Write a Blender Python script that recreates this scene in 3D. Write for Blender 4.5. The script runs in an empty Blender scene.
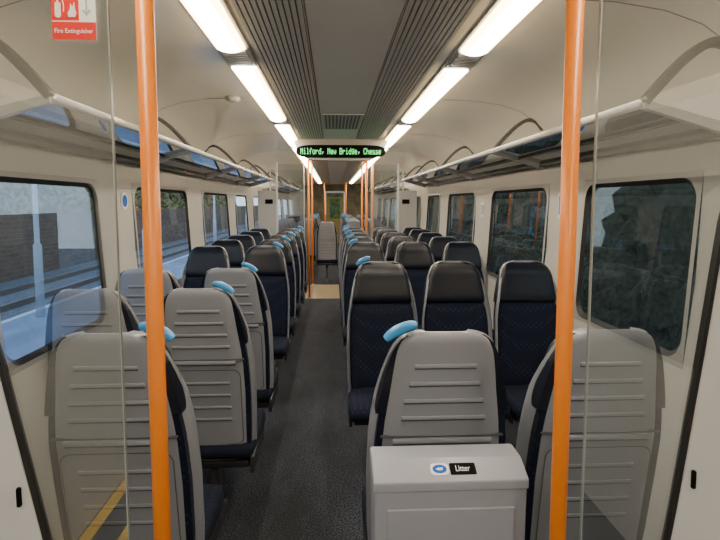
import bpy, bmesh, math, random
from mathutils import Vector, Matrix
C=0.08      # car centre line
H=1.57      # eye height
W=1.41      # half width
YB,YE=-1.6,21.0
scn=bpy.context.scene
col=scn.collection

# ---------------------------------------------------------------- materials
def mat(name,color,rough=0.5,metal=0.0,noise=0.0,nscale=20,emit=None,estr=0,bump=0.0,spec=None,stretch=None):
    m=bpy.data.materials.new(name); m.use_nodes=True
    nt=m.node_tree; b=nt.nodes['Principled BSDF']
    b.inputs['Base Color'].default_value=(*color,1)
    b.inputs['Roughness'].default_value=rough
    b.inputs['Metallic'].default_value=metal
    if spec is not None: b.inputs['Specular IOR Level'].default_value=spec
    if emit:
        b.inputs['Emission Color'].default_value=(*emit,1); b.inputs['Emission Strength'].default_value=estr
    tc=nt.nodes.new('ShaderNodeTexCoord'); mp=nt.nodes.new('ShaderNodeMapping')
    if stretch: mp.inputs['Scale'].default_value=stretch
    nt.links.new(tc.outputs['Object'],mp.inputs['Vector'])
    n=nt.nodes.new('ShaderNodeTexNoise'); n.inputs['Scale'].default_value=nscale; n.inputs['Detail'].default_value=5
    nt.links.new(mp.outputs['Vector'],n.inputs['Vector'])
    r=nt.nodes.new('ShaderNodeValToRGB')
    r.color_ramp.elements[0].position=0.35; r.color_ramp.elements[1].position=0.65
    k=noise
    r.color_ramp.elements[0].color=(*[c*(1-k) for c in color],1)
    r.color_ramp.elements[1].color=(*[min(1,c*(1+k)) for c in color],1)
    nt.links.new(n.outputs['Fac'],r.inputs['Fac'])
    nt.links.new(r.outputs['Color'],b.inputs['Base Color'])
    if bump:
        bp=nt.nodes.new('ShaderNodeBump'); bp.inputs['Strength'].default_value=bump; bp.inputs['Distance'].default_value=0.004
        nt.links.new(n.outputs['Fac'],bp.inputs['Height']); nt.links.new(bp.outputs['Normal'],b.inputs['Normal'])
    return m

def glassmat(name,tint,base=0.05,gain=0.6,haze=0.0):
    m=bpy.data.materials.new(name); m.use_nodes=True; nt=m.node_tree
    nt.nodes.remove(nt.nodes['Principled BSDF'])
    out=nt.nodes['Material Output']
    t=nt.nodes.new('ShaderNodeBsdfTransparent'); t.inputs['Color'].default_value=(*tint,1)
    g=nt.nodes.new('ShaderNodeBsdfGlossy'); g.inputs['Roughness'].default_value=0.0; g.inputs['Color'].default_value=(.95,.97,1,1)
    lw=nt.nodes.new('ShaderNodeLayerWeight'); lw.inputs['Blend'].default_value=0.5
    p=nt.nodes.new('ShaderNodeMath'); p.operation='POWER'; p.inputs[1].default_value=3.0
    nt.links.new(lw.outputs['Facing'],p.inputs[0])
    a=nt.nodes.new('ShaderNodeMath'); a.operation='MULTIPLY_ADD'; a.inputs[1].default_value=gain; a.inputs[2].default_value=base
    nt.links.new(p.outputs[0],a.inputs[0])
    mx=nt.nodes.new('ShaderNodeMixShader'); nt.links.new(a.outputs[0],mx.inputs[0])
    src=t.outputs[0]
    if haze:
        d=nt.nodes.new('ShaderNodeBsdfTranslucent'); d.inputs['Color'].default_value=(.7,.72,.72,1)
        d2=nt.nodes.new('ShaderNodeBsdfDiffuse'); d2.inputs['Color'].default_value=(.6,.62,.62,1)
        m2=nt.nodes.new('ShaderNodeMixShader'); nt.links.new(d.outputs[0],m2.inputs[1]); nt.links.new(d2.outputs[0],m2.inputs[2])
        m3=nt.nodes.new('ShaderNodeMixShader'); m3.inputs[0].default_value=haze
        nt.links.new(t.outputs[0],m3.inputs[1]); nt.links.new(m2.outputs[0],m3.inputs[2]); src=m3.outputs[0]
    nt.links.new(src,mx.inputs[1]); nt.links.new(g.outputs[0],mx.inputs[2])
    nt.links.new(mx.outputs[0],out.inputs['Surface'])
    return m

M={}
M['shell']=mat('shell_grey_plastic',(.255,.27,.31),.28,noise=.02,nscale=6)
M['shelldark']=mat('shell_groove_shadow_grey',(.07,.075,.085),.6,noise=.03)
M['orange']=mat('orange_powder_coat',(.80,.215,.010),.33,noise=.03,nscale=4)
M['blueh']=mat('blue_handle_plastic',(.045,.29,.66),.33,noise=.03)
M['leather']=mat('navy_leatherette',(.004,.006,.014),.34,noise=.15,nscale=60,bump=.1)
M['frame']=mat('dark_grey_metal',(.03,.032,.035),.5,metal=.3,noise=.1)
M['leg']=mat('grey_leg_metal',(.11,.11,.115),.45,metal=.4,noise=.1)
M['wall']=mat('wall_laminate_grey',(.52,.515,.49),.32,noise=.03,nscale=3)
M['walld']=mat('wall_frame_grey',(.40,.395,.38),.36,noise=.03,nscale=3)
M['fard']=mat('far_bulkhead_olive_grey',(.20,.185,.12),.5,noise=.35,nscale=3)
M['ceil']=mat('ceiling_cream_panel',(.92,.89,.81),.16,noise=.02,nscale=2,spec=.6)
M['ceilc']=mat('ceiling_centre_grey',(.66,.66,.64),.36,noise=.03,nscale=2)
M['slat']=mat('vent_slat_grey',(.46,.46,.45),.38,noise=.03)
M['slotd']=mat('vent_slot_dark',(.07,.07,.07),.7,noise=.05)
M['housing']=mat('light_housing_grey',(.40,.39,.37),.4,noise=.03)
M['white']=mat('white_gloss_panel',(.60,.60,.61),.3,noise=.02,nscale=3)
M['rubber']=mat('black_rubber',(.009,.009,.010),.5,noise=.1)
M['alu']=mat('brushed_aluminium',(.60,.60,.59),.26,metal=.5,noise=.06,nscale=30)
M['hoop']=mat('rack_hoop_grey',(.17,.17,.165),.26,metal=.55,noise=.04)
M['joint']=mat('panel_joint_dark',(.22,.22,.21),.5,noise=.04)
M['bin']=mat('bin_light_grey',(.31,.325,.38),.34,noise=.02,nscale=5)
M['black']=mat('black_plastic',(.004,.004,.005),.8,noise=.1,spec=.1)
M['red']=mat('sign_red',(.72,.02,.01),.45,noise=.02)
M['signwhite']=mat('sign_white',(.80,.80,.79),.5,noise=.01)
M['signgrey']=mat('sign_grey',(.40,.40,.41),.5,noise=.01)
M['signblue']=mat('sign_blue',(.01,.11,.50),.6,noise=.02,spec=.2)
M['led']=mat('green_led',(.02,.4,.1),.5,emit=(.16,1.0,.25),estr=2.4)
M['tan']=mat('vestibule_vinyl_tan',(.27,.20,.11),.45,noise=.1,nscale=60)
M['green']=mat('door_green_panel',(.05,.17,.07),.4,noise=.7,nscale=8)
M['yellow']=mat('door_yellow_panel',(.36,.28,.08),.5,noise=.05)
M['diff']=mat('lamp_diffuser',(.9,.88,.8),.5,emit=(1.0,.91,.75),estr=31)
M['diffe']=mat('lamp_diffuser_warm_edge',(.9,.85,.7),.5,emit=(1.0,.72,.36),estr=18)
M['glass']=glassmat('clear_screen_glass',(.89,.91,.92),.14,.5)
M['wing']=glassmat('tinted_window_glass',(.80,.89,.96),.03,.26)
M['wingr']=glassmat('tinted_dark_window_glass',(.50,.56,.52),.05,.42)
M['shelf']=glassmat('smoked_shelf_glass',(.16,.18,.19),.20,.65,haze=.04)
M['gedge']=mat('glass_edge_green_grey',(.34,.39,.39),.2,noise=.02)

# carpet
m=mat('carpet_dark_speckle',(.017,.020,.029),.95,noise=.95,nscale=120,bump=.5); M['carpet']=m
nt=m.node_tree; b=nt.nodes['Principled BSDF']
for n in nt.nodes:
    if n.type=='VALTORGB': n.color_ramp.elements[0].position=.44; n.color_ramp.elements[1].position=.58
n2=nt.nodes.new('ShaderNodeTexNoise'); n2.inputs['Scale'].default_value=9; n2.inputs['Detail'].default_value=8; n2.inputs['Roughness'].default_value=.7
mx=nt.nodes.new('ShaderNodeMix'); mx.data_type='RGBA'; mx.blend_type='MULTIPLY'; mx.inputs[0].default_value=1
rr=nt.nodes.new('ShaderNodeValToRGB'); rr.color_ramp.elements[0].position=.35; rr.color_ramp.elements[1].position=.65
rr.color_ramp.elements[0].color=(.5,.5,.53,1); rr.color_ramp.elements[1].color=(1.9,1.9,1.9,1)
src=b.inputs['Base Color'].links[0].from_socket
nt.links.new(n2.outputs['Fac'],rr.inputs['Fac']); nt.links.new(src,mx.inputs[6]); nt.links.new(rr.outputs['Color'],mx.inputs[7]); nt.links.new(mx.outputs[2],b.inputs['Base Color'])
# moquette
m=bpy.data.materials.new('navy_moquette_pattern'); m.use_nodes=True; nt=m.node_tree; b=nt.nodes['Principled BSDF']; b.inputs['Roughness'].default_value=.9
b.inputs['Specular IOR Level'].default_value=.25
tc=nt.nodes.new('ShaderNodeTexCoord'); v=nt.nodes.new('ShaderNodeTexVoronoi'); v.inputs['Scale'].default_value=42; v.distance='MANHATTAN'
mp=nt.nodes.new('ShaderNodeMapping'); mp.inputs['Rotation'].default_value=(0,.785,0)
v.inputs['Randomness'].default_value=.12
nt.links.new(tc.outputs['Object'],mp.inputs[0]); nt.links.new(mp.outputs[0],v.inputs['Vector'])
r=nt.nodes.new('ShaderNodeValToRGB'); r.color_ramp.elements[0].position=.25; r.color_ramp.elements[1].position=.5
r.color_ramp.elements[0].color=(.015,.024,.058,1); r.color_ramp.elements[1].color=(.005,.008,.022,1)
nt.links.new(v.outputs['Distance'],r.inputs['Fac']); nt.links.new(r.outputs['Color'],b.inputs['Base Color']); M['moq']=m
M['hedge']=mat('dark_embankment_foliage',(.040,.047,.030),.95,noise=1.0,nscale=14,bump=.6)
M['tree']=mat('yellow_brown_foliage',(.17,.16,.065),.95,noise=.95,nscale=6,bump=.5)
M['ballast']=mat('track_ballast',(.14,.145,.16),.95,noise=.5,nscale=9)
M['platform']=mat('platform_paving',(.20,.25,.36),.7,noise=.25,nscale=3,stretch=(1,.3,1))
M['line']=mat('platform_white_line',(.50,.56,.64),.7,noise=.1)
M['yline']=mat('yellow_line_paint',(.95,.62,.03),.6,noise=.05)
M['lamp']=mat('pale_lamp_post_paint',(.55,.60,.66),.5,noise=.03)
M['rail']=mat('rail_steel',(.25,.2,.17),.4,metal=.7,noise=.1)
m=bpy.data.materials.new('brown_brick_wall'); m.use_nodes=True; nt=m.node_tree; b=nt.nodes['Principled BSDF']; b.inputs['Roughness'].default_value=.9
tc=nt.nodes.new('ShaderNodeTexCoord')
sx=nt.nodes.new('ShaderNodeSeparateXYZ'); cx=nt.nodes.new('ShaderNodeCombineXYZ')
nt.links.new(tc.outputs['Object'],sx.inputs[0]); nt.links.new(sx.outputs['Y'],cx.inputs['X']); nt.links.new(sx.outputs['Z'],cx.inputs['Y'])
br=nt.nodes.new('ShaderNodeTexBrick'); br.inputs['Scale'].default_value=1.6; br.inputs['Mortar Size'].default_value=.014
br.inputs['Color1'].default_value=(.20,.12,.07,1); br.inputs['Color2'].default_value=(.11,.075,.05,1); br.inputs['Mortar'].default_value=(.20,.16,.13,1)
nt.links.new(cx.outputs[0],br.inputs['Vector']); nt.links.new(br.outputs['Color'],b.inputs['Base Color']); M['brick']=m

# ---------------------------------------------------------------- helpers
def link(o,parent=None):
    col.objects.link(o)
    if parent: o.parent=parent
    return o
def mk(name,V,F,mats,smooth=False,parent=None,fm=None,recalc=True):
    me=bpy.data.meshes.new(name); me.from_pydata([tuple(v) for v in V],[],F)
    if not isinstance(mats,(list,tuple)): mats=[mats]
    for k in mats: me.materials.append(k)
    if recalc:
        bm=bmesh.new(); bm.from_mesh(me); bmesh.ops.recalc_face_normals(bm,faces=bm.faces); bm.to_mesh(me); bm.free()
    if fm:
        for i,p in enumerate(me.polygons): p.material_index=fm[i]
    if smooth:
        for p in me.polygons: p.use_smooth=True
    return link(bpy.data.objects.new(name,me),parent)
def info(o,label,category,group=None,kind=None):
    o['label']=label; o['category']=category
    if group: o['group']=group
    if kind: o['kind']=kind
    return o
def struct(o,label,category='room'):
    return info(o,label,category,kind='structure')
def empty(name,loc=(0,0,0)):
    e=bpy.data.objects.new(name,None); e.empty_display_size=.1; e.location=loc; col.objects.link(e); return e
class B:
    """mesh accumulator"""
    def __init__(s): s.V=[];s.F=[];s.M=[]
    def add(s,V,F,mi=0):
        o=len(s.V); s.V+= [tuple(v) for v in V]; s.F+=[tuple(i+o for i in f) for f in F]; s.M+=[mi]*len(F)
    def box(s,x0,x1,y0,y1,z0,z1,mi=0,bev=0,seg=2):
        bm=bmesh.new(); bmesh.ops.create_cube(bm,size=1)
        for v in bm.verts: v.co=Vector((x0+(v.co.x+.5)*(x1-x0),y0+(v.co.y+.5)*(y1-y0),z0+(v.co.z+.5)*(z1-z0)))
        if bev: bmesh.ops.bevel(bm,geom=bm.edges[:]+bm.verts[:],offset=bev,segments=seg,profile=.5,affect='EDGES')
        bm.verts.index_update(); s.add([v.co[:] for v in bm.verts],[[v.index for v in f.verts] for f in bm.faces],mi); bm.free()
    def loft(s,secs,mi=0,cap=True,closed=True):
        n=len(secs[0]); V=[p for q in secs for p in q]; F=[]
        for i in range(len(secs)-1):
            for j in range(n if closed else n-1):
                k=(j+1)%n; F.append((i*n+j,i*n+k,(i+1)*n+k,(i+1)*n+j))
        if cap: F.append(tuple(range(n-1,-1,-1))); F.append(tuple((len(secs)-1)*n+j for j in range(n)))
        s.add(V,F,mi)
    def tube(s,pts,r,mi=0,n=12,cap=True):
        pts=[Vector(p) for p in pts]; secs=[]; up=None
        for i,p in enumerate(pts):
            t=(pts[min(i+1,len(pts)-1)]-pts[max(i-1,0)]).normalized()
            if up is None:
                up=t.orthogonal().normalized()
            up=(up-t*up.dot(t)).normalized(); sd=t.cross(up)
            rr=r[i] if isinstance(r,(list,tuple)) else r
            secs.append([p+up*rr*math.cos(2*math.pi*j/n)+sd*rr*math.sin(2*math.pi*j/n) for j in range(n)])
        s.loft(secs,mi,cap)
    def out(s,name,mats,smooth=False,parent=None): return mk(name,s.V,s.F,mats,smooth,parent,s.M)
def autosmooth(o,ang=35):
    me=o.data
    bm=bmesh.new(); bm.from_mesh(me)
    for e in bm.edges:
        if len(e.link_faces)==2 and e.calc_face_angle(0)>math.radians(ang): e.smooth=False
    for f in bm.faces: f.smooth=True
    bm.to_mesh(me); bm.free(); return o
def text(name,body,size,mt,loc,rot,parent=None,width=None,extr=.0008):
    cu=bpy.data.curves.new(name,'FONT'); cu.body=body; cu.size=size; cu.align_x='CENTER'; cu.align_y='CENTER'; cu.extrude=extr
    tmp=bpy.data.objects.new(name+'_tmp',cu); col.objects.link(tmp)
    bpy.context.view_layer.update()
    me=bpy.data.meshes.new_from_object(tmp.evaluated_get(bpy.context.evaluated_depsgraph_get()))
    bpy.data.objects.remove(tmp)
    if width:
        xs=[v.co.x for v in me.vertices]; k=width/(max(xs)-min(xs)); mid=(max(xs)+min(xs))/2
        for v in me.vertices: v.co.x=(v.co.x-mid)*k
    me.materials.clear(); me.materials.append(mt)
    o=bpy.data.objects.new(name,me); o.location=loc; o.rotation_euler=rot; link(o,parent); return o
def catmull(cp,n=4):
    pts=[]
    for i in range(len(cp)-1):
        p0=cp[max(i-1,0)];p1=cp[i];p2=cp[i+1];p3=cp[min(i+2,len(cp)-1)]
        for k in range(n):
            t=k/n
            pts.append(tuple(.5*((2*b)+(-a+c)*t+(2*a-5*b+4*c-d_)*t*t+(-a+3*b-3*c+d_)*t**3) for a,b,c,d_ in zip(p0,p1,p2,p3)))
    pts.append(tuple(cp[-1])); return pts

def lerp(tab,x):
    if x<=tab[0][0]: return tab[0][1]
    for (a,b),(c,d) in zip(tab,tab[1:]):
        if x<=c: return b+(d-b)*(x-a)/(c-a)
    return tab[-1][1]
WU=[(0,W-.13),(.35,W-.10),(.85,W-.05),(1.25,W-.012),(1.70,W),(2.0,W)]
wu=lambda z: lerp(WU,z)
ZW0,ZW1=.88,1.70

# ---------------------------------------------------------------- shell of car
wins=[(-.9,.6),(2.12,3.15),(3.67,5.03),(5.58,6.93),(7.45,8.45),(9.1,9.95),(10.8,12.1),(12.7,14.0),(14.6,15.9),(16.5,17.8)]
for side,nm in ((-1,'left'),(1,'right')):
    bb=B()
    def strip(zs,y0,y1):
        V=[];F=[]
        for z in zs: V+= [(C+side*wu(z),y0,z),(C+side*wu(z),y1,z)]
        for i in range(len(zs)-1): F.append((2*i,2*i+1,2*i+3,2*i+2))
        bb.add(V,F)
    strip([0,.35,ZW0],YB,YE); strip([ZW1,2.0],YB,YE)
    zs=[ZW0,1.05,1.25,1.5,ZW1]
    edges=[YB]+[e for w in wins for e in w]+[YE]
    for i in range(0,len(edges),2): strip(zs,edges[i],edges[i+1])
    o=bb.out('wall_'+nm,M['wall']); struct(o,'pale grey laminate carriage side wall','wall')
# ceiling
prof=[(0,2.29),(.175,2.29),(.18,2.272),(.70,2.272),(.9,2.265),(1.08,2.24),(1.22,2.195),(1.32,2.13),(1.385,2.06),(W,2.0)]
full=[(-u,z) for u,z in reversed(prof[1:])]+prof
bb=B(); V=[];F=[]
for u,z in full: V+=[(C+u,YB,z),(C+u,YE,z)]
for i in range(len(full)-1): F.append((2*i,2*i+1,2*i+3,2*i+2))
bb.add(V,F); o=bb.out('ceiling',M['ceil']); autosmooth(o,20); struct(o,'cream curved carriage ceiling panels','ceiling')
def flr(name,y0,y1,mt,lab):
    bb=B(); bb.box(C-W-.02,C+W+.02,y0,y1,-.05,0); o=bb.out(name,mt); struct(o,lab,'floor')
flr('floor',1.12,8.8,M['carpet'],'dark grey speckled carpet floor')
flr('floor_vestibule',8.8,10.3,M['tan'],'tan vinyl vestibule floor')
flr('floor_entrance',YB,1.12,M['carpet'],'dark grey entrance floor')
flr('floor_saloon',10.3,YE,M['carpet'],'dark grey speckled carpet floor')
bb=B(); bb.box(C-1.27,C-1.215,-1.5,1.05,0,.004); bb.box(C-1.09,C-1.05,-1.5,1.05,0,.004); bb.box(C-.92,C-.87,-1.5,1.05,0,.004); o=bb.out('trim_20',M['yline']); struct(o,'bright yellow door threshold strips','trim')
bb=B(); bb.box(C-W-.02,C+W+.02,YB-.05,YB,0,2.3); struct(bb.out('wall_back',M['wall']),'pale grey end wall','wall')
bb=B(); bb.box(C-W-.02,C-.36,YE,YE+.05,0,2.3); bb.box(C+.36,C+W+.02,YE,YE+.05,0,2.3); bb.box(C-.36,C+.36,YE,YE+.05,1.98,2.3)
struct(bb.out('wall_far',M['fard']),'grey end bulkhead around gangway door','wall')
d=empty('door_1',(C,YE,0)); struct(d,'yellow and green gangway end door with window','door')
bb=B(); bb.box(-.35,.35,.0,.04,0,.95,0,.004); bb.box(-.35,-.2,.0,.04,.95,1.7); bb.box(.2,.35,.0,.04,.95,1.7); bb.box(-.35,.35,0,.04,1.7,1.97)
bb.out('door_leaf',M['yellow'],parent=d)
bb=B(); bb.box(-.2,.2,.012,.022,.95,1.7); bb.out('window_panel',M['green'],parent=d)
bb=B(); bb.box(-.3,.3,-.004,.0,1.78,1.90); bb.out('door_notice',M['green'],parent=d)
bb=B(); bb.tube([(.27,-.03,.9),(.27,-.03,1.2)],.012); bb.out('door_handle',M['alu'],True,parent=d)

def rrect(y0,y1,z0,z1,r,n=6):
    P=[]
    for (cy,cz,a0) in ((y1-r,z1-r,0),(y0+r,z1-r,90),(y0+r,z0+r,180),(y1-r,z0+r,270)):
        for i in range(n+1):
            a=math.radians(a0+90*i/n); P.append((cy+r*math.cos(a),cz+r*math.sin(a)))
    return P
def rect_like(y0,y1,z0,z1,n=6):
    P=[]
    for (cy,cz) in ((y1,z1),(y0,z1),(y0,z0),(y1,z0)):
        P+=[(cy,cz)]*(n+1)
    return P
wn=0
for side in (-1,1):
    for (y0,y1) in wins:
        wn+=1
        P=lambda y,z,off=0:(C+side*(wu(z)+off),y,z)
        e=empty('window_%d'%wn,(C+side*wu(ZW0),(y0+y1)/2,ZW0)); struct(e,'wide carriage window with rounded corners and black rubber seal','window')
        iv=Vector(e.location)
        def ring(A,oa,Bp,ob,name,mt):
            n=len(A); V=[Vector(P(y,z,oa))-iv for y,z in A]+[Vector(P(y,z,ob))-iv for y,z in Bp]
            F=[(i,(i+1)%n,n+(i+1)%n,n+i) for i in range(n)]
            return mk(name,V,F,mt,parent=e,recalc=False)
        R0=rect_like(y0,y1,ZW0,ZW1); R1=rrect(y0+.025,y1-.025,ZW0+.025,ZW1-.025,.10)
        R2=rrect(y0+.048,y1-.048,ZW0+.048,ZW1-.048,.08)
        ring(R0,-.001,R1,-.006,'window_frame',M['walld'])
        ring(R1,-.007,R2,.012,'window_seal',M['rubber'])
        V=[];F=[];zs=[ZW0+.03,1.05,1.25,1.5,ZW1-.03]
        for z in zs: V+=[Vector(P(y0+.03,z,.012))-iv,Vector(P(y1-.03,z,.012))-iv]
        for i in range(len(zs)-1): F.append((2*i,2*i+1,2*i+3,2*i+2))
        mk('window_pane',V,F,M['wing'] if side<0 else M['wingr'],parent=e)

# ---------------------------------------------------------------- ceiling fittings
g=empty('ceiling_vent_grille',(C,3,2.27)); info(g,'grey ribbed full-length ceiling ventilation grille','vent')
for s in (-1,1):
    bb=B()
    u0,u1=.185,.43
    a,b_=sorted((s*u0,s*u1)); bb.box(a,b_,-4.5,17.9,-.004,.003,1)
    n=11
    for i in range(n):
        u=s*(u0+.010+i*(u1-u0-.020)/(n-1)); bb.box(u-.0083,u+.0083,-4.5,17.9,-.010,-.003,0)
    bb.out('vent_slats',[M['slat'],M['slotd']],parent=g)
bb=B(); bb.box(-.175,.175,-4.5,17.9,-.004,.012); bb.out('centre_panel',M['ceilc'],parent=g)
p=empty('perforated_ceiling_panel',(C,4.75,2.264)); info(p,'grey perforated ceiling speaker panel with small round holes','vent')
bb=B(); bb.box(-.165,.165,-.42,.42,-.008,0,0,.002); bb.out('panel_plate',M['slat'],parent=p)
bb=B()
for i in range(10):
    for j in range(20):
        x=-.135+i*.03; y=-.38+j*.04; bb.box(x-.008,x+.008,y-.01,y+.01,-.0095,-.0075)
o=bb.out('perforations',M['slotd'],parent=p); o['kind']='stuff'

def light_proto():
    e=empty('ceiling_light')
    bb=B(); bb.box(-.078,.078,-1.04,1.04,.0,.010,0,.003)
    bb.box(-.068,.068,.715,1.025,-.006,.002,0,.002)
    for q in range(8): bb.box(-.056,.056,.735+q*.034,.747+q*.034,-.010,-.005)
    h=bb.out('light_housing',M['housing'],parent=e)
    bb=B(); 
    secs=[]
    for y in (-1.03,.70):
        secs.append([(x,y,-.012-.016*(1-(x/.062)**2)) for x in (-.062,-.054,-.042,-.022,0,.022,.042,.054,.062)]+[(.062,y,.001),(-.062,y,.001)])
    bb.loft(secs); 
    dd=bb.out('light_diffuser',[M['diff'],M['diffe']],True,parent=e)
    for p_ in dd.data.polygons:
        if abs(p_.center.x)>.045: p_.material_index=1
    return e,[h,dd]
lp,lparts=light_proto()
first=True
def put_light(x,y):
    global first
    if first: e=lp; first=False
    else:
        e=lp.copy(); col.objects.link(e)
        for q in lparts:
            c=q.copy(); c.parent=e; col.objects.link(c)
    e.location=(x,y,2.262); info(e,'long glowing warm-white fluorescent ceiling light strip','ceiling light','strip lights along the ceiling')
for s in (-1,1):
    for i in range(10):
        put_light(C+(-.530 if s<0 else .565),2.86+1.03+2.085*(i-2))

bb=B(); bb.tube([(C-.74,3.72,2.272),(C-.74,3.72,2.25),(C-.74,3.72,2.235)],[.045,.045,.02],n=20)
info(bb.out('smoke_detector',M['white'],True),'small round white ceiling sensor','sensor')
for i,y in enumerate((1.9,3.75,5.6,7.45)):
    for s in (-1,1):
        bb=B(); secs=[]
        for u,z in [(.68,2.2705),(.9,2.2635),(1.08,2.2385),(1.22,2.1935),(1.32,2.1285),(1.385,2.0585)]:
            secs.append([(C+s*u,y-.003,z),(C+s*u,y+.003,z),(C+s*u,y+.003,z+.003),(C+s*u,y-.003,z+.003)])
        bb.loft(secs); o=bb.out('trim_%d'%(i*2+(s>0)+1),M['joint']); struct(o,'thin grey joint strip between ceiling panels','trim')

# display
dsp=empty('passenger_information_display',(C+.01,6.0,2.27)); info(dsp,'black ceiling display with green scrolling station names','display')
def lens(w,zt,zb,n=10):
    P=[(-w,zt),]
    for i in range(n+1):
        t=i/n; x=-w+2*w*t; P.append((x,zb+ (zt-.03-zb)*(abs(2*t-1)**6)))
    P.append((w,zt)); return P
bb=B(); L=lens(.52,.0,-.24,24); bb.loft([[(x,0,z) for x,z in L],[(x,.16,z) for x,z in L]]); bb.out('display_housing',M['housing'],parent=dsp)
# screen with tapered, rounded ends
R=[]
N=40
for i in range(N):
    a=2*math.pi*i/N; ca,sa=math.cos(a),math.sin(a)
    R.append((.49*math.copysign(abs(ca)**.28,ca),-.143+.070*math.copysign(abs(sa)**.75,sa)))
bb=B(); bb.loft([[(a,-.008,b) for a,b in R],[(a,.002,b) for a,b in R]]); bb.out('display_screen',M['black'],parent=dsp)
FONT={'M':["10001","11011","10101","10101","10001","10001","10001"],'i':["00100","00000","01100","00100","00100","00100","01110"],
'l':["01100","00100","00100","00100","00100","00100","01110"],'f':["00110","01001","01000","11100","01000","01000","01000"],
'o':["00000","00000","01110","10001","10001","10001","01110"],'r':["00000","00000","10110","11001","10000","10000","10000"],
'd':["00001","00001","01101","10011","10001","10001","01111"],',':["00000","00000","00000","00000","00110","00100","01000"],
'N':["10001","11001","10101","10011","10001","10001","10001"],'e':["00000","00000","01110","10001","11111","10000","01110"],
'w':["00000","00000","10001","10001","10101","10101","01010"],'B':["11110","10001","10001","11110","10001","10001","11110"],
'g':["00000","01111","10001","10001","01111","00001","01110"],'C':["01110","10001","10000","10000","10000","10001","01110"],
'h':["10000","10000","10110","11001","10001","10001","10001"],'s':["00000","00000","01110","10000","01110","00001","11110"],' ':["00000"]*7}
msg="Milford, New Bridge, Chesse"
cw=.88/(len(msg)*6-1); ch=.0095
pos=0
for word in msg.split(' '):
    bb=B()
    for chh in word:
        for r_,row in enumerate(FONT[chh]):
            for c_,v_ in enumerate(row):
                if v_=='1':
                    x=-.44+(pos*6+c_)*cw; z=-.108-r_*ch
                    bb.add([(x,-.0095,z),(x+cw*.92,-.0095,z),(x+cw*.92,-.0095,z-ch*.88),(x,-.0095,z-ch*.88)],[(0,1,2,3)])
        pos+=1
    pos+=1
    o=bb.out('display_word',M['led'],parent=dsp); o['label']='green dot-matrix lettering'

# ---------------------------------------------------------------- luggage racks
for s in (-1,1):
  for ya,yl,hoops in ((1.92,8.6,(0.0,1.83,3.68,5.53,6.64)),(10.5,17.6,(0.0,1.85,3.7,5.55,7.05))):
    e=empty('luggage_rack',(C+s*1.03,ya,1.92)); info(e,'overhead luggage rack with smoked glass shelf and grey hoops','luggage rack','overhead luggage racks')
    uf,ub=1.03,W-.01; zf,zb=1.925,1.83
    L=yl-ya
    T=lambda u,y,z:(s*(u-uf),y,z-1.92)
    bb=B(); bb.loft([[T(uf+.01,0,zf-.003),T(ub,0,zb),T(ub,0,zb+.008),T(uf+.01,0,zf+.005)],[T(uf+.01,L,zf-.003),T(ub,L,zb),T(ub,L,zb+.008),T(uf+.01,L,zf+.005)]])
    bb.out('glass_shelf',M['shelf'],parent=e)
    R=rrect(-.015,.015,-.017,.017,.010,3)
    bb=B(); bb.loft([[T(uf+a,0,zf+b) for a,b in R],[T(uf+a,L,zf+b) for a,b in R]]); bb.out('front_rail',M['alu'],True,parent=e)
    bb=B(); bb.loft([[T(ub-.03+a,0,zb+b) for a,b in R],[T(ub-.03+a,L,zb+b) for a,b in R]]); bb.out('wall_rail',M['hoop'],True,parent=e)
    bb=B()
    q=1.21
    zz=zf+(zb-zf)*(q-uf)/(ub-uf)
    bb.loft([[T(q+a*.5,0,zz-.008+b*.4) for a,b in R],[T(q+a*.5,L,zz-.008+b*.4) for a,b in R]])
    bb.out('shelf_bearer',M['hoop'],True,parent=e)
    for hy in hoops:
        bb=B()
        cp=[(uf,zf),(uf+.07,2.005),(uf+.15,2.085),(uf+.23,2.135),(uf+.30,2.13),(ub-.02,2.075)]
        pts=catmull(cp,5)
        secs=[]
        for i,pp in enumerate(pts):
            a=pts[max(i-1,0)]; c=pts[min(i+1,len(pts)-1)]; t=Vector((c[0]-a[0],c[1]-a[1])).normalized(); nrm=Vector((-t.y,t.x))
            kk=1.0 if hy else 1.3
            secs.append([T(pp[0]+nrm.x*b_*kk,hy+a_,pp[1]+nrm.y*b_*kk) for a_,b_ in rrect(-.024,.024,-.0125,.0125,.009,3)])
        bb.loft(secs)
        o=bb.out('support_hoop',M['hoop'],True,parent=e)
        bb=B(); bb.loft([[T(uf,hy-.015,zf-.02),T(ub-.01,hy-.015,zb-.03),T(ub-.01,hy-.015,zb+.01),T(uf,hy-.015,zf+.01)],[T(uf,hy+.015,zf-.02),T(ub-.01,hy+.015,zb-.03),T(ub-.01,hy+.015,zb+.01),T(uf,hy+.015,zf+.01)]])
        bb.out('cross_bracket',M['alu'],parent=e)

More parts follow.
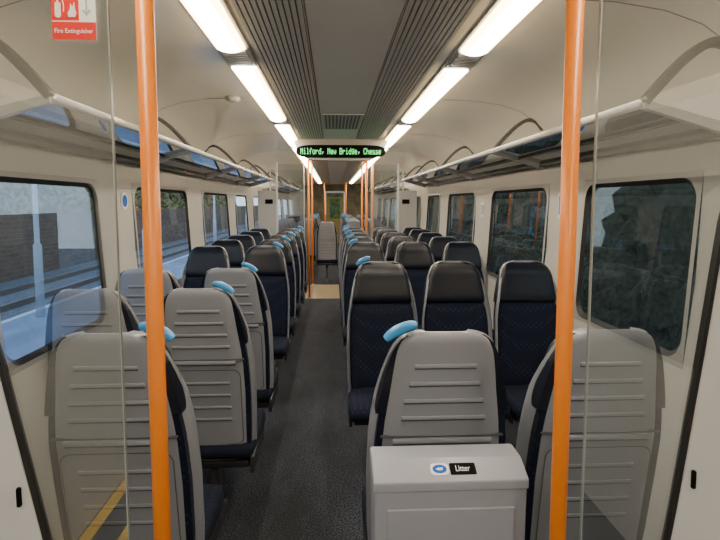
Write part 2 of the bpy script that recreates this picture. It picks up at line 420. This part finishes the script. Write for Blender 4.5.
# ---------------------------------------------------------------- seat
WT=[(.34,.205),(.5,.216),(.70,.220),(.85,.216),(.92,.208),(.99,.196),(1.06,.181),(1.10,.171),(1.13,.161),(1.15,.152),(1.17,.140),(1.182,.129),(1.191,.114),(1.197,.097),(1.2,.078)]
YT=[(.34,.13),(.45,.125),(.7,.085),(.85,.055),(1.0,.03),(1.1,.012),(1.2,.0)]
ww=lambda z:lerp(WT,z); yb=lambda z:lerp(YT,z)
ZS=[.36,.40,.5,.6,.7,.8,.85,.89,.92,.955,.99,1.025,1.06,1.085,1.11,1.13,1.145,1.158,1.170,1.180,1.188,1.193,1.197,1.2]
def seat_proto():
    e=empty('passenger_chair'); parts=[]
    bb=B(); T=[-1,-.985,-.95,-.9,-.82,-.7,-.5,-.25,0,.25,.5,.7,.82,.9,.95,.985,1]
    wr=lambda t:.10*abs(t)**12+.008*abs(t)**2
    secs=[]
    for z in ZS:
        w=ww(z); y=yb(z); k=(1-.75*max(0,(z-1.0)/.2))
        rd=.010*max(0,(z-1.17)/.03)**2
        o=[(w*t,y+wr(t)*k+rd,z) for t in T]
        i=[((w-.009)*t,y+.018+wr(t)*k,z) for t in reversed(T)]
        secs.append(o+i)
    bb.loft(secs)
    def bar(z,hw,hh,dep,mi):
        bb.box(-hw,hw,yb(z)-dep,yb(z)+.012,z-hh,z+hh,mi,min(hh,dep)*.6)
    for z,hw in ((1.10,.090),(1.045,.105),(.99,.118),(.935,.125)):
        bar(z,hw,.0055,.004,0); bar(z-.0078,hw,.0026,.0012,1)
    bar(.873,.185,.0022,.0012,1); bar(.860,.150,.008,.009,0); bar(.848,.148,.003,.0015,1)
    # recessed lower panel outline + three shallow grooves
    secs=[]
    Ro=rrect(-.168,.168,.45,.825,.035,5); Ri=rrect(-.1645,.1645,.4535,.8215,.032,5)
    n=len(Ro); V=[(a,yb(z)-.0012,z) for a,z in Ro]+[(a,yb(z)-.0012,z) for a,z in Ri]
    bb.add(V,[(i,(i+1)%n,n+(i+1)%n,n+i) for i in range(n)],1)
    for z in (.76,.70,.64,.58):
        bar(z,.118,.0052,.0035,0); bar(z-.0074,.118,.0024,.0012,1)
    sh=bb.out('seat_shell',[M['shell'],M['shelldark']],parent=e); autosmooth(sh,40); parts.append(sh)
    def pad(z0,z1,thk,wing,ins,topround):
        bb=B(); T=[-1,-.95,-.85,-.72,-.6,-.4,-.2,0,.2,.4,.6,.72,.85,.95,1]; secs=[]
        N=18
        for k in range(N+1):
            z=z0+(z1-z0)*k/N
            q=1-abs(2*k/N-1)**8*(.35)
            w=ww(z)-ins
            if topround and z>1.12: q*=1-.5*((z-1.12)/.08)**2
            f=[(w*t,yb(z)+.02+(thk+wing*(abs(t)**3 if abs(t)<.9 else .72-(abs(t)-.9)*7))*q) for t in T]
            bk=[(w*t,yb(z)+.016) for t in reversed(T)]
            secs.append([(a,b,z) for a,b in f+bk])
        bb.loft(secs); return bb
    o=pad(.42,.945,.060,.030,.016,False).out('backrest',M['moq'],True,parent=e); autosmooth(o,60); parts.append(o)
    o=pad(.945,1.190,.060,.012,.004,True).out('headrest',M['leather'],True,parent=e); autosmooth(o,60); parts.append(o)
    bb=B(); secs=[]
    for y,z0,z1,w in ((.09,.40,.445,.20),(.14,.37,.45,.208),(.3,.365,.45,.214),(.45,.37,.462,.218),(.54,.375,.46,.215),(.575,.39,.445,.205),(.585,.41,.43,.19)):
        R=rrect(-w,w,z0,z1,min(.03,(z1-z0)*.45),4); secs.append([(a,y,b) for a,b in R])
    bb.loft(secs); o=bb.out('seat_cushion',M['moq'],True,parent=e); parts.append(o)
    bb=B(); bb.box(-.19,.19,.12,.5,.335,.372,0,.01); bb.box(-.215,-.195,.10,.48,.32,.40,0,.006); bb.box(.195,.215,.10,.48,.32,.40,0,.006)
    o=bb.out('seat_frame',M['frame'],parent=e); parts.append(o)
    bb=B(); R=rrect(-1,1,-1,1,.4,3)
    bb.loft([[(a*.035,.30+b*.13,0) for a,b in R],[(a*.035,.30+b*.12,.02) for a,b in R],[(a*.022,.29+b*.05,.05) for a,b in R],[(a*.022,.28+b*.05,.28) for a,b in R],[(a*.04,.28+b*.13,.34) for a,b in R]])
    o=bb.out('leg',M['leg'],True,parent=e); autosmooth(o); parts.append(o)
    return e,parts
sp,sparts=seat_proto()
def handle_mesh(sgn):
    bb=B(); secs=[]
    pts=catmull([(.068,1.222),(.088,1.219),(.111,1.210),(.134,1.197),(.152,1.181)],4)
    n=len(pts)
    for i,(x,z) in enumerate(pts):
        t=i/(n-1); h=.004+.010*math.sin(math.pi*(.06+.88*t))**.5
        a_=pts[max(i-1,0)]; c_=pts[min(i+1,n-1)]; tv=Vector((c_[0]-a_[0],c_[1]-a_[1])).normalized()
        R=rrect(-.015,.015,-h,h,min(.008,h*.9),3)
        nx,nz=-tv.y,tv.x
        secs.append([(sgn*(x+b*nx),.012+a,z+b*nz) for a,b in R])
    bb.loft(secs); o=bb.out('grab_handle',M['blueh'],True); autosmooth(o,60); me=o.data; bpy.data.objects.remove(o)
    return me
HM={1:handle_mesh(1),-1:handle_mesh(-1)}
sfirst=True
def seat(x,y,away,aisle=0,label=None,group='rows of passenger seats',hoff=0):
    global sfirst
    if sfirst: e=sp; sfirst=False
    else:
        e=sp.copy(); col.objects.link(e)
        for q in sparts:
            c=q.copy(); c.parent=e; col.objects.link(c)
    rot=0 if away else math.pi
    e.location=(x,y if away else y+.10,0); e.rotation_euler=(0,0,rot)
    if aisle:
        ls=aisle if away else -aisle
        h=bpy.data.objects.new('grab_handle',HM[ls]); col.objects.link(h); h.parent=e; h['label']='bright blue plastic grab handle'
        h.location=(hoff,0,0)
        if hoff: h.scale=(1.06,1.1,1.0)
    if not label:
        label=('grey plastic-backed train seat showing its ribbed shell' if away else 'dark navy patterned train seat with leatherette headrest')
        label+=', with blue aisle handle' if aisle else ', away from the aisle'
    info(e,label,'seat',group)
LA,LW=-.585,-1.06
RA,RM,RW=.30,.757,1.212
seat(-.65,1.53,True,1,'grey ribbed seat back beside glass screen, blue handle on top',hoff=.030)
for y in (2.33,3.06):
    seat(LA,y,True,1); seat(LW,y,True,0)
for y in (4.6,5.4,6.2,7.0,7.8):
    seat(LA,y,False,1); seat(LW,y,False,0)
seat(.324,1.50,True,-1,'grey ribbed seat back directly behind the litter bin, blue handle',hoff=-.014)
seat(.812,1.50,True,0,'grey ribbed seat back behind glass screen and orange pole')
for x,a in ((RA,-1),(RM,0),(RW,0)):
    for y in (3.3,5.0,5.8,6.6,7.4,8.1): seat(x,y,False,a)
seat(-.12,10.5,True,0,'grey ribbed seat back standing beyond the vestibule')
for y in (11.4,12.2,13.0,14.6,15.4,16.2,17.0):
    for x,a in ((LA,1),(LW,0),(RA+.13,-1),(RM+.14,0)): seat(x,y,y<14,a)

# ---------------------------------------------------------------- grab poles
def pole(x,y,lab):
    e=empty('grab_pole',(x,y,0)); info(e,lab,'grab pole','orange grab poles')
    bb=B(); bb.tube([(0,0,0),(0,0,2.272)],.0172,n=24); bb.out('pole_tube',M['orange'],True,parent=e)
    bb=B(); bb.tube([(0,0,0),(0,0,.012),(0,0,.018)],[.04,.04,.024],n=20); o=bb.out('floor_flange',M['alu'],parent=e)
    bb=B(); bb.tube([(0,0,2.254),(0,0,2.26),(0,0,2.272)],[.024,.04,.04],n=20); o=bb.out('ceiling_flange',M['alu'],parent=e)
PY=1.1
pole(-.361,PY,'bright orange floor-to-ceiling pole beside glass screen'); pole(.487,PY,'bright orange floor-to-ceiling pole near the litter bin')
for y in (8.8,10.25):
    pole(-.39,y,'orange floor-to-ceiling pole at the far vestibule'); pole(.55,y,'orange floor-to-ceiling pole at the far vestibule')
pole(.70,9.5,'orange floor-to-ceiling pole at the far vestibule')
for x in (-.28,.44): 
    for y in (18.2,19.6): pole(x,y,'orange floor-to-ceiling pole near the end door')

# ---------------------------------------------------------------- draught screens (near)
EL=[(0,.53),(.4,.60),(.885,.685),(1.26,.757),(1.6,.85),(1.9,.95),(2.26,1.05)]
ER=[(0,.52),(.4,.595),(.885,.668),(1.26,.715),(1.525,.745),(1.8,.80),(2.0,.88),(2.26,.98)]
for s,E,gx in ((-1,EL,-.432),(1,ER,.542)):
    zs=[i*2.265/40 for i in range(41)]
    ex=lambda z:C+s*lerp(E,z)
    e=empty('glass_partition',(ex(0),PY,0)); info(e,'clear glass draught screen in a curved white frame','glass screen','glass draught screens')
    ev=Vector(e.location)
    def panel(xa,xb,y0,y1,name,mt):
        bb=B(); secs=[]
        for z in zs: secs.append([Vector(q)-ev for q in ((xa(z),y0,z),(xb(z),y0,z),(xb(z),y1,z),(xa(z),y1,z))])
        bb.loft(secs); o=bb.out(name,mt,parent=e); autosmooth(o,40); return o
    panel(lambda z:gx,lambda z:ex(z),PY+.004,PY+.012,'glass_pane',M['glass'])
    panel(lambda z:gx,lambda z:gx+s*.002,PY+.0035,PY+.0125,'glass_edge',M['gedge'])
    panel(lambda z:ex(z)-s*.007,lambda z:ex(z)+s*.003,PY-.002,PY+.016,'rubber_seal',M['rubber'])
    panel(lambda z:ex(z)+s*.002,lambda z:C+s*(lerp([(0,wu(0)),(1.7,W),(2.0,W),(2.1,1.34),(2.2,1.2),(2.265,.99)],z)),PY-.006,PY+.018,'side_panel',M['white'])
    bb=B(); zz=.97; bb.box(ex(zz)+s*.022-.004-ev.x,ex(zz)+s*.022+.004-ev.x,-.014,-.004,zz-.02,zz+.02,0,.002); bb.out('latch',M['black'],parent=e)

for s in (-1,1):
  for y in (8.75,10.32):
    uu=.96 if y<9 else 1.24
    zt=1.76
    e=empty('glass_partition',(C+s*uu,y,0)); info(e,'grey bulkhead panel with clear glass beside the far vestibule','glass screen','far vestibule screens')
    bb=B(); a,b_=sorted((0,s*(wu(0)-uu-.003)))
    bb.box(a,b_,0,.04,0,zt,0,.003)
    bb.out('side_panel',M['walld'],parent=e)
    bb=B(); a,b_=sorted((0,s*.03)); bb.box(a,b_,-.012,.0,0,2.2,0,.003); bb.out('bulkhead_post',M['white'],parent=e)
    bb=B(); a,b_=sorted((-s*(uu-.54),0)); bb.box(a,b_,.015,.023,.05,2.18); bb.out('glass_pane',M['glass'],parent=e)
    bb=B(); bb.box(-s*(uu-.54)-.006,-s*(uu-.54)+.006,.01,.028,0,2.26); bb.out('edge_post',M['alu'],parent=e)
    if y<9:
        bb=B(); bb.box(s*.14-.06,s*.14+.06,-.008,0,1.55,1.62,0,.003); bb.out('notice_panel',M['black'],parent=e)

# ---------------------------------------------------------------- litter bin
bx,by=.290,1.265
e=empty('litter_bin',(bx,by,0)); info(e,'light grey litter bin with sloped lid and litter label','litter bin')
BD=.135
def binbox(name,hw,y0,y1,pz,r,mt):
    bb=B(); secs=[]
    for z,ins in pz:
        R=rrect(-hw+ins,hw-ins,y0+ins,y1-ins,max(.003,r-ins),5)
        secs.append([(a,b,z) for a,b in R])
    bb.loft(secs); o=bb.out(name,mt,parent=e); autosmooth(o,50); return o
binbox('bin_body',.192,.002,BD,[(0,.006),(.80,.001),(.860,0)],.010,M['bin'])
binbox('lid_seam',.189,.006,BD-.003,[(.859,0),(.863,0)],.010,M['shelldark'])
bb=B(); bb.box(-.160,.160,-.001,.006,.10,.815,0,.003); bb.out('front_panel',M['bin'],parent=e)
prf=[(.0,.862),(-.0005,.880),(.0005,.8845),(.0025,.8870),(.058,.9140),(.062,.9160),(.067,.9166),(.132,.9166),(.1365,.9150),(.138,.911),(.139,.862)]
bb=B(); secs=[]
xs=[(-.1945,.006),(-.1935,.0032),(-.191,.001),(-.188,0),(.188,0),(.191,.001),(.1935,.0032),(.1945,.006)]
for x,dz in xs:
    secs.append([(x,min(max(y,dz*.8-.0005),.139-dz*.8),z-(dz if z>.87 else 0)) for y,z in prf])
bb.loft(secs); o=bb.out('bin_lid',M['bin'],parent=e); autosmooth(o,30)
ang=math.atan2(.9140-.8870,.0555)
mid=Vector((0,.031,.90087)); nrm=Vector((0,-math.sin(ang),math.cos(ang))); rot=(ang,0,0)
def onslope(name,R,mt,dx,off,th=.0012):
    bb=B(); bb.loft([[(a,b,0) for a,b in R],[(a,b,th) for a,b in R]]); o=bb.out(name,mt,parent=e); o.location=mid+nrm*off+Vector((dx,0,0)); o.rotation_euler=rot; return o
onslope('label_plate',rrect(-.033,.033,-.017,.017,.003,3),M['black'],.034,.0006)
text('label_text','Litter',.024,M['signwhite'],mid+nrm*.0021+Vector((.034,0,0)),rot,e,width=.036,extr=.0003)
onslope('white_sticker',rrect(-.023,.023,-.017,.017,.010,4),M['signwhite'],-.025,.0006)
ov=[(.018*math.cos(2*math.pi*i/28),.0125*math.sin(2*math.pi*i/28)) for i in range(28)]
onslope('blue_oval',ov,M['signblue'],-.025,.0016)
hd=[(-.010,-.001),(-.003,.003),(.003,.002),(.009,.004),(.006,.0),(.008,-.003),(.002,-.004),(-.005,-.004)]
onslope('sticker_emblem',hd,M['signwhite'],-.025,.0026)

# ---------------------------------------------------------------- signs
e=empty('fire_extinguisher_sign',(-.495,PY-.001,1.882)); info(e,'red and white fire extinguisher sticker on the glass screen','safety sign')
bb=B(); bb.box(-.041,.041,0,.003,0,.12,0); bb.out('sign_plate',M['signwhite'],parent=e)
bb=B(); bb.box(-.041,.041,-.001,.0,0,.033); bb.box(-.041,.010,-.001,0,.036,.092); bb.out('red_panel',M['red'],parent=e)
text('sign_text','Fire Extinguisher',.012,M['signwhite'],(0,-.0018,.016),(math.pi/2,0,0),e,width=.072,extr=.0003)
bb=B(); Rb=rrect(-.034,-.023,.041,.070,.004,3); bb.loft([[(a,-.0022,b) for a,b in Rb],[(a,-.001,b) for a,b in Rb]])
bb.box(-.030,-.027,-.0022,-.001,.070,.076,0); bb.box(-.034,-.023,-.0022,-.001,.0755,.0775,0)
bb.tube([(-.026,-.0016,.075),(-.019,-.0016,.073),(-.0175,-.0016,.062),(-.018,-.0016,.052)],.0010,n=6)
bb.out('extinguisher_symbol',M['signwhite'],parent=e)
bb=B(); fl=[(-.009,.042),(.003,.042),(.006,.050),(.0035,.057),(.0025,.070),(-.001,.060),(-.0045,.067),(-.006,.056),(-.010,.050)]
bb.loft([[(a,-.0022,b) for a,b in fl],[(a,-.001,b) for a,b in fl]]); bb.out('flame_symbol',M['signwhite'],parent=e)
bb=B(); bb.box(.0232,.0263,-.0012,0,.050,.085)
bb.add([(.0165,-.0012,.054),(.0195,-.0012,.057),(.0248,-.0012,.050),(.0301,-.0012,.057),(.0331,-.0012,.054),(.0248,-.0012,.044)],[(0,1,2,5),(2,3,4,5)]); bb.out('arrow_symbol',M['signgrey'],parent=e)
def wallsign(name,side,y,z,w,h,mt,lab,inner=None,rounds=False):
    x=C+side*(wu(z)-.004)
    e=empty(name,(x,y,z)); info(e,lab,'notice')
    bb=B()
    R=[(w/2*math.cos(2*math.pi*i/24),h/2*math.sin(2*math.pi*i/24)) for i in range(24)] if rounds else rrect(-w/2,w/2,-h/2,h/2,.008,3)
    bb.loft([[(0,a,b) for a,b in R],[(-side*.003,a,b) for a,b in R]]); bb.out('notice_plate',mt,parent=e)
    if inner:
        bb=B(); R2=[(a*.7,b*.7) for a,b in R]; bb.loft([[(-side*.003,a,b) for a,b in R2],[(-side*.005,a,b) for a,b in R2]]); bb.out('notice_emblem',inner,parent=e)
wallsign('window_notice',-1,3.52,1.58,.11,.11,M['signwhite'],'small round blue and white notice on window pillar',M['signblue'],True)
wallsign('window_notice',1,3.45,1.55,.10,.17,M['signwhite'],'small white and blue rectangular notice on window pillar',M['signblue'])
wallsign('window_notice',1,5.3,1.50,.10,.14,M['signwhite'],'small white notice on window pillar',M['signgrey'])

# ---------------------------------------------------------------- outside
def obox(name,x0,x1,y0,y1,z0,z1,mt,lab,cat,kind=None,group=None):
    bb=B(); bb.box(x0,x1,y0,y1,z0,z1); o=bb.out(name,mt); info(o,lab,cat,group,kind); return o
obox('track_bed',-60,60,-30,120,-1.5,-1.1,M['ballast'],'grey stone ballast ground beside the train','ground','structure')
pf=empty('station_platform',(-3.2,20,-1.1)); info(pf,'pale paved station platform with painted edge lines','platform')
bb=B(); bb.box(-1.25,1.45,-40,90,0,1.08); bb.out('platform_slab',M['platform'],parent=pf)
bb=B(); bb.box(.9,1.02,-40,90,1.08,1.085); bb.box(.2,.25,-40,90,1.08,1.085); bb.box(-1.24,-1.14,-40,90,1.08,1.085); bb.out('painted_line',M['line'],parent=pf)
bb=B(); bb.box(.65,.70,-40,90,1.08,1.085); bb.out('yellow_line',M['yline'],parent=pf)
for x in (-5.3,-6.75,-8.1,-9.5):
    bb=B(); bb.box(x-.035,x+.035,-20,90,-1.1,-.95); info(bb.out('running_rail',M['rail']),'brown steel running rail on ballast','rail','rails beside the platform')
obox('boundary_wall',-11.3,-11,-20,90,-1.1,1.15,M['brick'],'low brown brick wall beyond the tracks','wall')
def lamp(x,y):
    e=empty('lamp_post',(x,y,-.015)); info(e,'pale painted platform lamp post','lamp post','platform lamp posts')
    bb=B(); bb.tube([(0,0,0),(0,0,1.0),(0,0,1.02),(0,0,4.6)],[.06,.055,.035,.03],n=14); bb.out('post',M['lamp'],True,parent=e)
    bb=B(); bb.box(-.35,.35,-.1,.1,4.6,4.7,0,.03); bb.out('lamp_head',M['lamp'],parent=e)
for y in (7.7,12,19,26): lamp(-4.1,y)
def bank(name,x0,dx,z0,dz,mt,lab,seed,rx=.25,rz=.15):
    random.seed(seed)
    bb=B(); V=[];F=[]; NY,NZ=230,20
    for i in range(NY+1):
        tp=random.uniform(.88,1.1)
        for j in range(NZ+1):
            y=-8+i*.36; t=j/NZ; V.append((x0+dx*t+random.uniform(-rx,rx),y,z0+dz*t*tp+random.uniform(-rz,rz)*(j>0)))
    for i in range(NY):
        for j in range(NZ): a=i*(NZ+1)+j; F.append((a,a+1,a+NZ+2,a+NZ+1))
    bb.add(V,F); info(bb.out(name,mt,False),lab,'hedge',kind='stuff')
bank('embankment_hedge',4.2,2.2,-1.15,5.0,M['hedge'],'dark leafy embankment hedge beside the railway',3,.16,.10)
bank('tree_line',-12.2,-1.8,-1.15,4.6,M['tree'],'yellow-brown autumn foliage growing behind the brick wall',5,.3,.2)

# ---------------------------------------------------------------- world
w=bpy.data.worlds.new('sky'); scn.world=w; w.use_nodes=True; nt=w.node_tree
bg=nt.nodes['Background']; tc=nt.nodes.new('ShaderNodeTexCoord'); sx=nt.nodes.new('ShaderNodeSeparateXYZ'); rp=nt.nodes.new('ShaderNodeValToRGB')
nt.links.new(tc.outputs['Generated'],sx.inputs[0]); nt.links.new(sx.outputs['Z'],rp.inputs[0])
rp.color_ramp.elements[0].position=0; rp.color_ramp.elements[0].color=(.72,.81,.90,1)
rp.color_ramp.elements[1].position=.6; rp.color_ramp.elements[1].color=(.42,.58,.80,1)
nt.links.new(rp.outputs[0],bg.inputs[0]); bg.inputs[1].default_value=2.2

# ---------------------------------------------------------------- camera
cam=bpy.data.cameras.new('camera'); co=bpy.data.objects.new('camera',cam); col.objects.link(co); scn.camera=co
cam.sensor_width=36; cam.lens=27.05; cam.clip_start=.02; cam.clip_end=300
pitch=math.radians(5.0); yaw=math.radians(2.86)
co.location=(0,0,H); co.rotation_euler=(math.pi/2-pitch,0,-yaw)
cam.shift_y=-.028
